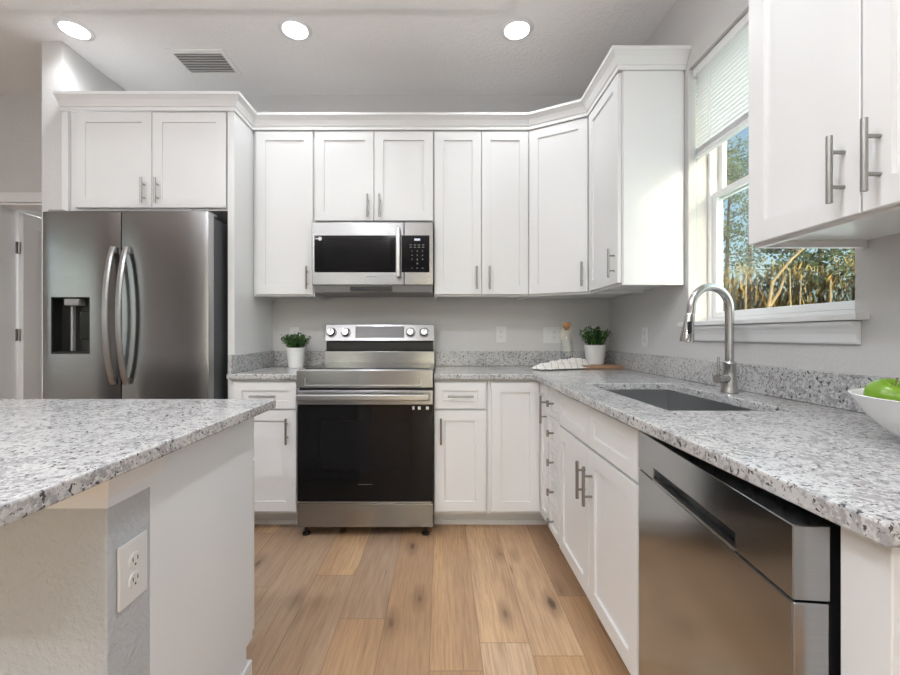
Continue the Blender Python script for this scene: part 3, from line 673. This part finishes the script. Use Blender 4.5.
for hx, par in ((-0.062, ld), (0.010, rd)):
    vs = []; nseg = 26; hz0, hz1 = 0.860, 1.612
    for k in range(nseg+1):
        u = k/nseg; z_ = hz0+(hz1-hz0)*u; b_ = 4*u*(1-u)
        yo = fy-0.012-0.058*b_**0.8
        th = 0.011; hw = 0.0145
        vs += [(hx-hw, yo+0.004, z_), (hx-hw*0.5, yo-0.003, z_), (hx+hw*0.5, yo-0.003, z_), (hx+hw, yo+0.004, z_), (hx+hw, yo+th, z_), (hx-hw, yo+th, z_)]
    fs = [(5,4,3,2,1,0), tuple(nseg*6+i for i in range(6))]
    for k in range(nseg):
        for i in range(6): fs.append((k*6+i, k*6+(i+1)%6, k*6+6+(i+1)%6, k*6+6+i))
    hb = MB().add(vs, fs)
    hb.box(hx-0.012, hx+0.012, fy-0.012, fy+0.004, hz0, hz0+0.035).box(hx-0.012, hx+0.012, fy-0.012, fy+0.004, hz1-0.035, hz1)
    hb.build('handle', 'steel_light', par, smooth=40)
for q in (fx0+0.08, fx1-0.08): MB().tube([(q, fy+0.15, 0.0), (q, fy+0.15, 0.03)], 0.02, 14).build('foot', 'black', t)

# ---------------------------------------------------------------- range
t = thing('range', 'stainless freestanding electric range with a black glass oven door', 'stove', (-0.4215, 0, 0))
hw = 0.378; ry = 2.317
Bx(-hw, hw, ry+0.035, 2.965, 0.06, 0.905).build('range_body', 'fridge_side', t, bevel=0.002)
fp = MB()   # front control rail below the cooktop
fp.box(-hw, hw, ry-0.012, ry+0.034, 0.838, 0.935)
fp.build('front_rail', 'steel', t, bevel=0.003)
fr_ = MB().box(-hw+0.045, hw-0.065, ry-0.0140, ry-0.012, 0.848, 0.854).box(-hw+0.045, -hw+0.051, ry-0.0140, ry-0.012, 0.854, 0.892).box(hw-0.071, hw-0.065, ry-0.0140, ry-0.012, 0.854, 0.892)
fr_.build('rail_emboss', 'steel_light', t, bevel=0.0008)
Bx(-hw, hw, ry+0.034, 2.84, 0.906, 0.938).build('cooktop_rim', 'steel', t, bevel=0.002)
Bx(-hw+0.025, hw-0.025, ry+0.055, 2.83, 0.9385, 0.942).build('cooktop_glass', 'blackgloss', t)
bk = MB().add([(x_, y_, z_) for x_ in (-hw+0.004, hw-0.002) for y_, z_ in ((2.842,0.93),(2.842,1.018),(2.885,1.030),(2.885,1.085),(2.962,1.085),(2.962,0.93))],
    [(0,5,4,3,2,1),(6,7,8,9,10,11)] + [(i,(i+1)%6,6+(i+1)%6,6+i) for i in range(6)])
bk.build('back_riser', 'steel', t, bevel=0.002)
Bx(-hw+0.010, hw-0.008, 2.868, 2.886, 1.022, 1.088).build('vent_slot', 'black', t, bevel=0.008)
cpn = MB().add([(x_, y_, z_) for x_ in (-hw+0.004, hw-0.002) for y_, z_ in ((2.850,1.088),(2.880,1.205),(2.962,1.205),(2.962,1.088))],
    [(0,3,2,1),(4,5,6,7),(0,1,5,4),(1,2,6,5),(2,3,7,6),(3,0,4,7)])
cpn.build('control_panel', 'steel', t, bevel=0.004)
tlt = math.atan2(0.030, 0.117)
def on_panel(x, h): # point on slanted panel
    return (x, 2.850+0.030*h/0.117, 1.088+h)
Rp = Matrix.Rotation(-tlt, 4, 'X')
MB().box(-0.160, 0.175, -0.003, 0.001, -0.040, 0.040).xf(Matrix.Translation(on_panel(-0.006, 0.062)) @ Rp).build('display', 'display', t, bevel=0.001)
for kx in (-0.330, -0.232, 0.212, 0.306):
    kp = Matrix.Translation(on_panel(kx, 0.058)) @ Rp
    kb = MB().lathe([(0.031,0.0),(0.031,0.004),(0.026,0.006),(0.024,0.028),(0.021,0.031),(0.0001,0.031)], seg=28, axis=1).xf(kp).build('knob', 'chrome', t, smooth=40)
    MB().lathe([(0.033,0.0005),(0.033,0.0045),(0.0315,0.005)], seg=28, axis=1).xf(kp).build('bezel', 'black', kb, smooth=40)
    MB().box(-0.002, 0.002, -0.034, -0.030, 0.0, 0.020).xf(kp).build('pointer', 'black', kb)
od = MB().box(-hw, hw, ry, ry+0.030, 0.742, 0.822).build('oven_door', 'steel', t, bevel=0.003)
Bx(-hw+0.001, hw-0.001, ry+0.002, ry+0.030, 0.205, 0.7415).build('door_glass', 'blackgloss', od, bevel=0.001)
Bx(-hw+0.13, hw-0.13, ry+0.0012, ry+0.002, 0.38, 0.655).build('oven_window', 'blackglass2', od)
Bx(-hw+0.01, hw-0.01, ry-0.002, ry+0.002, 0.197, 0.2045).build('door_lower_trim', 'steel_light', od)
hb = MB().box(-hw+0.010, hw-0.020, ry-0.052, ry-0.034, 0.772, 0.806).box(-hw+0.004, -hw+0.034, ry-0.034, ry-0.001, 0.776, 0.802).box(hw-0.050, hw-0.020, ry-0.034, ry-0.001, 0.776, 0.802)
hb.build('oven_handle', 'steel_light', od, bevel=0.006, seg=3)
for q in (0.265, 0.300, 0.345): Bx(q-0.007 if q > 0.27 else q-0.003, q+0.009, ry+0.0005, ry+0.002, 0.715, 0.733).build('sticker', 'sticker', od)
Bx(-0.040, 0.040, ry+0.0008, ry+0.002, 0.2965, 0.3005).build('badge', 'fridge_side', od)
Bx(-hw, hw, ry+0.003, ry+0.034, 0.060, 0.192).build('warming_drawer', 'steel', t, bevel=0.003)
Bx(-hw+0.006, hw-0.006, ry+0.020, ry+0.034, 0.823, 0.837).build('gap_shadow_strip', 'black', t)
for q in (-hw+0.035, hw-0.045):
    MB().lathe([(0.0001,0.0),(0.021,0.0),(0.021,0.012),(0.010,0.016),(0.010,0.06)], (q, ry+0.05, 0)).build('foot', 'black', t, smooth=40)
for q in (-hw+0.035, hw-0.045):
    MB().lathe([(0.0001,0.0),(0.021,0.0),(0.021,0.012),(0.010,0.016),(0.010,0.06)], (q, 2.90, 0)).build('foot', 'black', t, smooth=40)

# ---------------------------------------------------------------- microwave
t = thing('microwave', 'stainless over-the-range microwave mounted under the short cabinet', 'microwave', (-0.428, 0, 1.400))
mw = 0.379; my = 2.595
Bx(-mw+0.004, mw-0.002, my+0.040, 2.985, 0.035, 0.444).build('microwave_body', 'black', t, bevel=0.003)
Bx(-mw+0.0, 0.196, my+0.006, my+0.038, 0.043, 0.434).build('door', 'steel', t, bevel=0.003)
dm = [o for o in t.children if o.name.startswith('door')][0]
Bx(-mw+0.018, 0.146, my+0.0035, my+0.0065, 0.121, 0.351).build('door_window', 'blackgloss', dm, bevel=0.001)
Bx(-mw+0.075, 0.110, my+0.003, my+0.0036, 0.150, 0.322).build('window_mesh', 'blackglass2', dm)
hd = MB().box(0.152, 0.176, my-0.040, my-0.024, 0.088, 0.395).box(0.154, 0.174, my-0.024, my+0.005, 0.090, 0.122).box(0.154, 0.174, my-0.024, my+0.005, 0.361, 0.393)
hd.build('handle', 'steel_light', dm, bevel=0.005, seg=3)
MB().lathe([(0.0001,0.001),(0.012,0.001),(0.012,0.0)], (-mw+0.053, my+0.0034, 0.330), 20, axis=1).build('sticker', 'sticker', dm)
Bx(-mw+0.022, -mw+0.040, my+0.0025, my+0.0034, 0.3275, 0.3325).build('sticker', 'sticker', dm)
Bx(-0.036, 0.030, my+0.005, my+0.0062, 0.0925, 0.0965).build('badge', 'greyplastic', dm)
cp_ = Bx(0.199, mw, my+0.006, my+0.038, 0.043, 0.434).build('control_section', 'steel', t, bevel=0.003)
Bx(0.182, 0.356, my+0.0032, my+0.0062, 0.121, 0.351).build('control_glass', 'blackgloss', cp_, bevel=0.001)
Bx(0.262, 0.298, my+0.0025, my+0.0034, 0.318, 0.331).build('clock_display', 'disp_on', cp_)
kp = MB()
for r_ in range(2):
    for c_ in range(4): kp.box(0.232+c_*0.026, 0.246+c_*0.026, my+0.0026, my+0.0033, 0.290-r_*0.014, 0.2925-r_*0.014)
for c_ in range(3): kp.box(0.242+c_*0.033, 0.252+c_*0.033, my+0.0026, my+0.0033, 0.146, 0.148)
kp.build('keypad_marks', 'print', cp_)
def text_mesh(name, body, size, loc, m, parent, spacing=1.0):
    cu = bpy.data.curves.new(name, 'FONT'); cu.body = body; cu.size = size; cu.align_x = 'CENTER'; cu.space_line = spacing
    cu.extrude = 0.0003
    tmp = bpy.data.objects.new(name+'_src', cu); COL.objects.link(tmp)
    dg = bpy.context.evaluated_depsgraph_get(); dg.update()
    me = bpy.data.meshes.new_from_object(tmp.evaluated_get(dg)); bpy.data.objects.remove(tmp)
    me.materials.clear(); me.materials.append(M[m])
    me.transform(Matrix.Rotation(PI/2, 4, 'X'))
    o = bpy.data.objects.new(name, me); COL.objects.link(o); o.parent = parent; o.location = loc; return o
for r_, row in enumerate(('123', '456', '789', '0')):
    for c_, ch in enumerate(row):
        cc = c_ if len(row) > 1 else 1
        text_mesh('key_digit', ch, 0.014, (0.247+cc*0.033, my+0.0028, 0.248-r_*0.026), 'print', cp_)
und = MB().add([(x_, y_, z_) for x_ in (-mw+0.012, mw-0.004) for y_, z_ in ((my+0.012,0.042),(my+0.045,0.0),(2.975,0.0),(2.975,0.034),(my+0.04,0.034),(my+0.04,0.042))],
    [(0,5,4,3,2,1),(6,7,8,9,10,11)] + [(i,(i+1)%6,6+(i+1)%6,6+i) for i in range(6)])
und.build('underside_tray', 'greyplastic', t, bevel=0.002)
Bx(-0.14, 0.12, my+0.014, my+0.03, 0.008, 0.034).build('vent_grille', 'black', t)

# ---------------------------------------------------------------- dishwasher, sitting a little askew in its bay
yaw = math.atan2(-0.594, -0.062)
t = thing('dishwasher', 'stainless dishwasher with a pocket handle under the near right countertop', 'dishwasher', (0.557, 1.176, 0), yaw)
wD = 0.592
Bx(0.012, 0.52, 0.052, 0.50, 0.10, 0.855).build('tub', 'black', t, bevel=0.003)
Bx(0.010, wD-0.010, 0.0495, 0.075, 0.09, 0.858).build('door_liner', 'black', t, bevel=0.002)
zt = 0.862; zs = 0.757
dd = Bx(0, wD, 0.0, 0.049, 0.115, zs-0.003).build('lower_door_panel', 'steel_dw', t, bevel=0.003)
px0, px1, pz0, pz1 = 0.105, 0.455, 0.760, 0.788
ub = MB().cells([0, px0, px1, wD], [zs, pz0, pz1, zt], {(1,1)}, 0.0, 0.049)
ub.xf(Matrix(((1,0,0,0),(0,0,-1,0.049),(0,1,0,0),(0,0,0,1))))
up = ub.build('control_band', 'steel_dw', t, bevel=0.0015)
Bx(px0+0.001, px1-0.001, 0.040, 0.047, pz0+0.001, pz1-0.001).build('handle_pocket', 'steel_dark', up)
MB().box(px0-0.003, px1+0.003, -0.002, 0.012, pz0-0.004, pz0+0.001).build('pocket_lip', 'steel_light', up)
Bx(0.0, wD, 0.03, 0.048, 0.02, 0.105).build('kick_plate', 'black', t)

# ---------------------------------------------------------------- potted plants
def plant(label, x, y, z, rt, h, seed, spread, fh):
    rng = random.Random(seed)
    t = thing('potted_plant', label, 'potted plant', (x, y, z), 0, 'white potted plants')
    rb = rt*0.76
    MB().lathe([(0.0001,0.001),(rb,0.001),(rt*0.985,h*0.97),(rt,h),(rt*0.93,h),(rt*0.90,h*0.90),(0.0001,h*0.90)], seg=36).build('pot', 'ceramic', t, smooth=50)
    MB().lathe([(0.0001,h*0.91),(rt*0.90,h*0.905)], seg=24).build('soil', 'soil', t)
    st = MB(); lf = MB()
    for k in range(64):
        a = rng.uniform(0, 2*PI); rr = rng.uniform(0, 1)**0.6; L = fh*rng.uniform(0.55, 1.0)
        b0 = Vector((rt*0.55*rr*math.cos(a), rt*0.55*rr*math.sin(a), h*0.9))
        tip = Vector((spread*rr*math.cos(a), spread*rr*math.sin(a), h*0.9+L*(1-0.35*rr)+0.02))
        mid = (b0+tip)/2 + Vector((0,0,0.01)); st.tube([b0, mid, tip], 0.0011, 5)
        for q in range(11):
            u = 0.25+0.75*q/10; p = b0.lerp(tip, u) + Vector((rng.uniform(-1,1), rng.uniform(-1,1), rng.uniform(-1,1)))*0.006
            d = Vector((rng.uniform(-1,1), rng.uniform(-1,1), rng.uniform(-0.3,1.0))).normalized(); s = d.cross(Vector((0,0,1))).normalized(); n = s.cross(d)
            l = rng.uniform(0.016, 0.026); w = l*0.32; c_ = n*0.003
            lf.add([p, p+d*l*0.45+s*w+c_, p+d*l, p+d*l*0.45-s*w+c_, p+d*l*0.5-c_*0.6], [(0,1,4),(1,2,4),(2,3,4),(3,0,4)])
    st.build('stems', 'leaf', t); lf.build('leaves', 'leaf', t)
    return t
plant('small leafy plant in a white pot on the counter left of the range', -0.980, 2.815, CT, 0.064, 0.135, 3, 0.092, 0.105)
plant('small leafy plant in a white pot on the wooden board in the corner', 1.040, 2.820, CT+0.023, 0.073, 0.130, 5, 0.098, 0.130)
# board
bd = Bx(-0.14, 0.14, -0.10, 0.10, 0.001, 0.022)
o = bd.build('cutting_board', 'board', bevel=0.004); o.location = (1.038, 2.800, CT); o.rotation_euler = (0,0,0.12)
tag(o, 'thin wooden cutting board under the corner potted plant', 'cutting board')
# bottle
t = thing('glass_bottle', 'clear glass bottle with a round cork stopper in the back corner', 'bottle', (0.868, 2.880, CT))
MB().lathe([(0.0001,0.001),(0.040,0.001),(0.044,0.008),(0.044,0.150),(0.040,0.178),(0.022,0.215),(0.017,0.235),(0.017,0.262),(0.020,0.268),(0.0175,0.270),
    (0.0145,0.262),(0.0145,0.236),(0.019,0.213),(0.037,0.176),(0.041,0.150),(0.041,0.010),(0.0001,0.008)], seg=36).build('bottle_body', 'bottle', t, smooth=50)
MB().lathe([(0.0001,0.252),(0.013,0.252),(0.014,0.270),(0.022,0.273),(0.028,0.282),(0.028,0.296),(0.022,0.307),(0.0001,0.309)], seg=28).build('cork_stopper', 'cork', t, smooth=50)
# towel: folded cloth, crumpled in layers
tw = MB()
nx, nyy = 60, 34
for layer, (cx, cy, sx, sy, rz, zo, ph) in enumerate(((0.0, 0.0, 0.34, 0.13, 0.30, 0.004, 0.3), (0.035, 0.035, 0.30, 0.12, 0.55, 0.014, 2.1), (0.09, 0.04, 0.24, 0.09, 0.30, 0.022, 4.0))):
    g_ = []
    for j in range(nyy+1):
        for i in range(nx+1):
            u = i/nx-0.5; v_ = j/nyy-0.5
            wx = sx*(1+0.10*math.sin(v_*9+ph)); wy = sy*(1+0.16*math.sin(u*7+ph))
            x = u*wx; y = v_*wy + 0.016*math.sin(u*6+ph)
            edge = min(1, (0.5-abs(u))*6)*min(1, (0.5-abs(v_))*5)
            z = 0.026*(0.5+0.5*math.sin(v_*15+3.2*u+ph)) + 0.018*(0.5+0.5*math.sin(v_*27-5*u+ph*2)) + 0.010*noise.noise(Vector((u*6+ph, v_*6, ph)))
            g_.append((cx + x*math.cos(rz)-y*math.sin(rz), cy + x*math.sin(rz)+y*math.cos(rz), zo + max(0, z)*(0.15+0.85*max(0, edge))))
    tw.add(g_, [(j*(nx+1)+i, j*(nx+1)+i+1, (j+1)*(nx+1)+i+1, (j+1)*(nx+1)+i) for j in range(nyy) for i in range(nx)])
o = tw.build('kitchen_towel', 'towel', smooth=60); o.location = (0.757, 2.675, CT+0.001)
sdm = o.modifiers.new('thick', 'SOLIDIFY'); sdm.thickness = 0.0018; sdm.offset = 1
tag(o, 'crumpled white kitchen towel with thin stripes in front of the glass bottle', 'towel')

# fruit bowl and apples
t = thing('fruit_bowl', 'white ceramic fruit bowl holding green apples at the right edge', 'bowl', (1.003, 0.775, CT))
MB().lathe([(0.0001,0.004),(0.070,0.004),(0.072,0.001),(0.080,0.001),(0.084,0.006),(0.118,0.024),(0.150,0.056),(0.174,0.096),(0.177,0.099),(0.174,0.100),(0.170,0.096),(0.146,0.060),(0.114,0.030),(0.078,0.014),(0.0001,0.011)], seg=64).build('bowl_shell', 'bowl', t, smooth=60)
def apple_mesh():
    prof = []
    for k in range(25):
        a = -PI/2 + PI*k/24
        r = 0.041*math.cos(a)*(1+0.08*math.sin(a)); z = 0.037*math.sin(a)
        if a > 1.0: z -= 0.016*((a-1.0)/0.57)**2
        if a < -1.1: z += 0.008*((-1.1-a)/0.47)**2
        prof.append((max(r, 0.0002), z))
    return MB().lathe(prof, seg=36)
ap = thing('apple', 'green apple at the near side of the bowl with its stem showing', 'apple', (0,0,0), 0, 'green apples in the bowl')
apple_mesh().build('apple_skin', 'apple', ap, smooth=70)
MB().tube([(0,0,0.019),(0.002,0,0.030),(0.006,0.002,0.042)], [0.0016,0.0013,0.0020], 7).build('stem', 'bark', ap, smooth=50)
spots = [((0.918, 0.850, 1.003), (0.30, -0.20, 0.3), None),
         ((1.012, 0.890, 0.998), (-0.2, 0.25, 1.3), 'green apple behind the front one, towards the back of the bowl'),
         ((0.958, 0.755, 0.988), (0.1, 0.1, 2.3), 'green apple nearest the camera in the bowl, beyond the picture edge'),
         ((1.062, 0.800, 0.978), (0.1, -0.3, 2.9), 'green apple at the wall side of the bowl')]
for i, (p, r, lb) in enumerate(spots):
    a_ = ap if i == 0 else copy_tree(ap)
    a_.location = p; a_.rotation_euler = r
    if lb: a_['label'] = lb

# ---------------------------------------------------------------- outdoors
struct(Bx(1.38, 90, -50, 110, -0.5, -0.3).build('ground', 'grass'), 'dry grass ground outside')
def tree(x, y, h, seed, m, bare, label):
    rng = random.Random(seed)
    t = thing('tree', label, 'tree', (x, y, -0.3), rng.uniform(0, 6), 'trees beyond the window')
    tr = MB(); ln = rng.uniform(-0.5, 0.5)
    tr.tube([(0,0,0), (ln*0.3, 0.1, h*0.35), (ln*0.6, 0, h*0.7), (ln, 0.1, h*0.98)], [h*0.013, h*0.010, h*0.006, 0.02], 8)
    lf = MB()
    for k in range(26):
        u = rng.uniform(bare, 1.0); a = rng.uniform(0, 2*PI); rad = h*0.20*(1.15-u)/(1.15-bare)*rng.uniform(0.5, 1.3)
        b0 = Vector((ln*u, 0, h*u)); c = b0 + Vector((math.cos(a)*rad, math.sin(a)*rad, h*rng.uniform(-0.01, 0.05)))
        tr.tube([b0, c], [0.04, 0.01], 5)
        for q in range(85):
            p = b0.lerp(c, rng.uniform(0.35, 1.1)) + Vector((rng.gauss(0,1), rng.gauss(0,1), rng.gauss(0,0.6)))*h*0.035
            d = Vector((rng.uniform(-1,1), rng.uniform(-1,1), rng.uniform(-1,1))).normalized(); s = d.orthogonal().normalized()*rng.uniform(0.06, 0.13); d = d*rng.uniform(0.14, 0.30)
            lf.add([p, p+d*0.5+s, p+d, p+d*0.5-s], [(0,1,2,3)])
    tr.build('trunk', 'bark', t); lf.build('foliage', m, t)
rng = random.Random(11)
kinds = [('tree_a', 0.30), ('tree_b', 0.35), ('tree_a', 0.45), ('tree_b', 0.25)]
n_t = 0
where = ['in the front row of the woods', 'in the middle row of the woods', 'at the back of the woods']
for row, (dist, da, off_) in enumerate(((28.5, 10.5, 29), (34, 9.0, 25), (43, 8.8, 27))):
    q = 0
    while off_ + q*da < 57:
        az = math.radians(off_ + q*da + rng.uniform(-0.8, 0.8)); k = kinds[(q+row) % 4]
        tree(dist*math.sin(az), dist*math.cos(az), (9.5, 12.5, 16)[row] + 1.5*rng.random(), 100+n_t, k[0], k[1],
             'tall loose-leaved tree ' + where[row] + ' seen through the sink window')
        q += 1; n_t += 1
# bare leaning sapling and pale trunks
def bare(x, y, pts, r, label):
    t = MB()
    for pl in pts: t.tube(pl, [r*(1-0.6*k/(len(pl)-1)) for k in range(len(pl))], 7)
    o = t.build('bare_tree', 'barkpale', smooth=50); o.location = (x, y, -0.3); tag(o, label, 'tree', 'pale bare trees beyond the window')
bare(13.30, 17.0, [[(0,0,0),(0.02,0,2.4),(0.22,0,3.6),(0.9,-0.1,4.5),(2.0,-0.3,5.6),(3.4,-0.5,6.4)], [(0.1,0,2.6),(0.5,0,3.2),(0.75,0.0,3.9)]], 0.075, 'pale leaning bare tree lit by the sun outside the window')
bare(14.05, 16.8, [[(0,0,0),(0.05,0,2.0),(0.0,0,4.1)]], 0.05, 'thin upright pale trunk just right of the leaning bare tree')
bare(14.75, 17.1, [[(0,0,0),(-0.05,0,2.0),(0.02,0,3.9)]], 0.045, 'shorter upright pale trunk, second to the right of the leaning bare tree')
bare(11.9, 16.4, [[(0,0,0),(0.05,0,1.5),(0.1,0,3.8)]], 0.06, 'thin upright pale trunk at the left of the window view')
bare(15.7, 16.8, [[(0,0,0),(-0.03,0,1.5),(0.0,0,3.7)]], 0.07, 'thin upright pale trunk at the right of the window view')
bs_ = MB()
for k in range(26000):
    az = math.radians(rng.uniform(24, 56)); dist = rng.uniform(23.2, 25.6)
    x, y = dist*math.sin(az), dist*math.cos(az); hh = rng.uniform(2.0, 4.6)
    p = Vector((x, y, -0.3 + hh*rng.random())); d = Vector((rng.uniform(-0.6,0.6), rng.uniform(-0.6,0.6), 1)).normalized()*rng.uniform(0.2, 0.6); s = d.orthogonal().normalized()*rng.uniform(0.10, 0.26)
    bs_.add([p, p+d*0.5+s, p+d, p+d*0.5-s], [(0,1,2,3)])
tag(bs_.build('underbrush', 'brush'), 'golden brown brush along the foot of the woods', 'underbrush', kind='stuff')
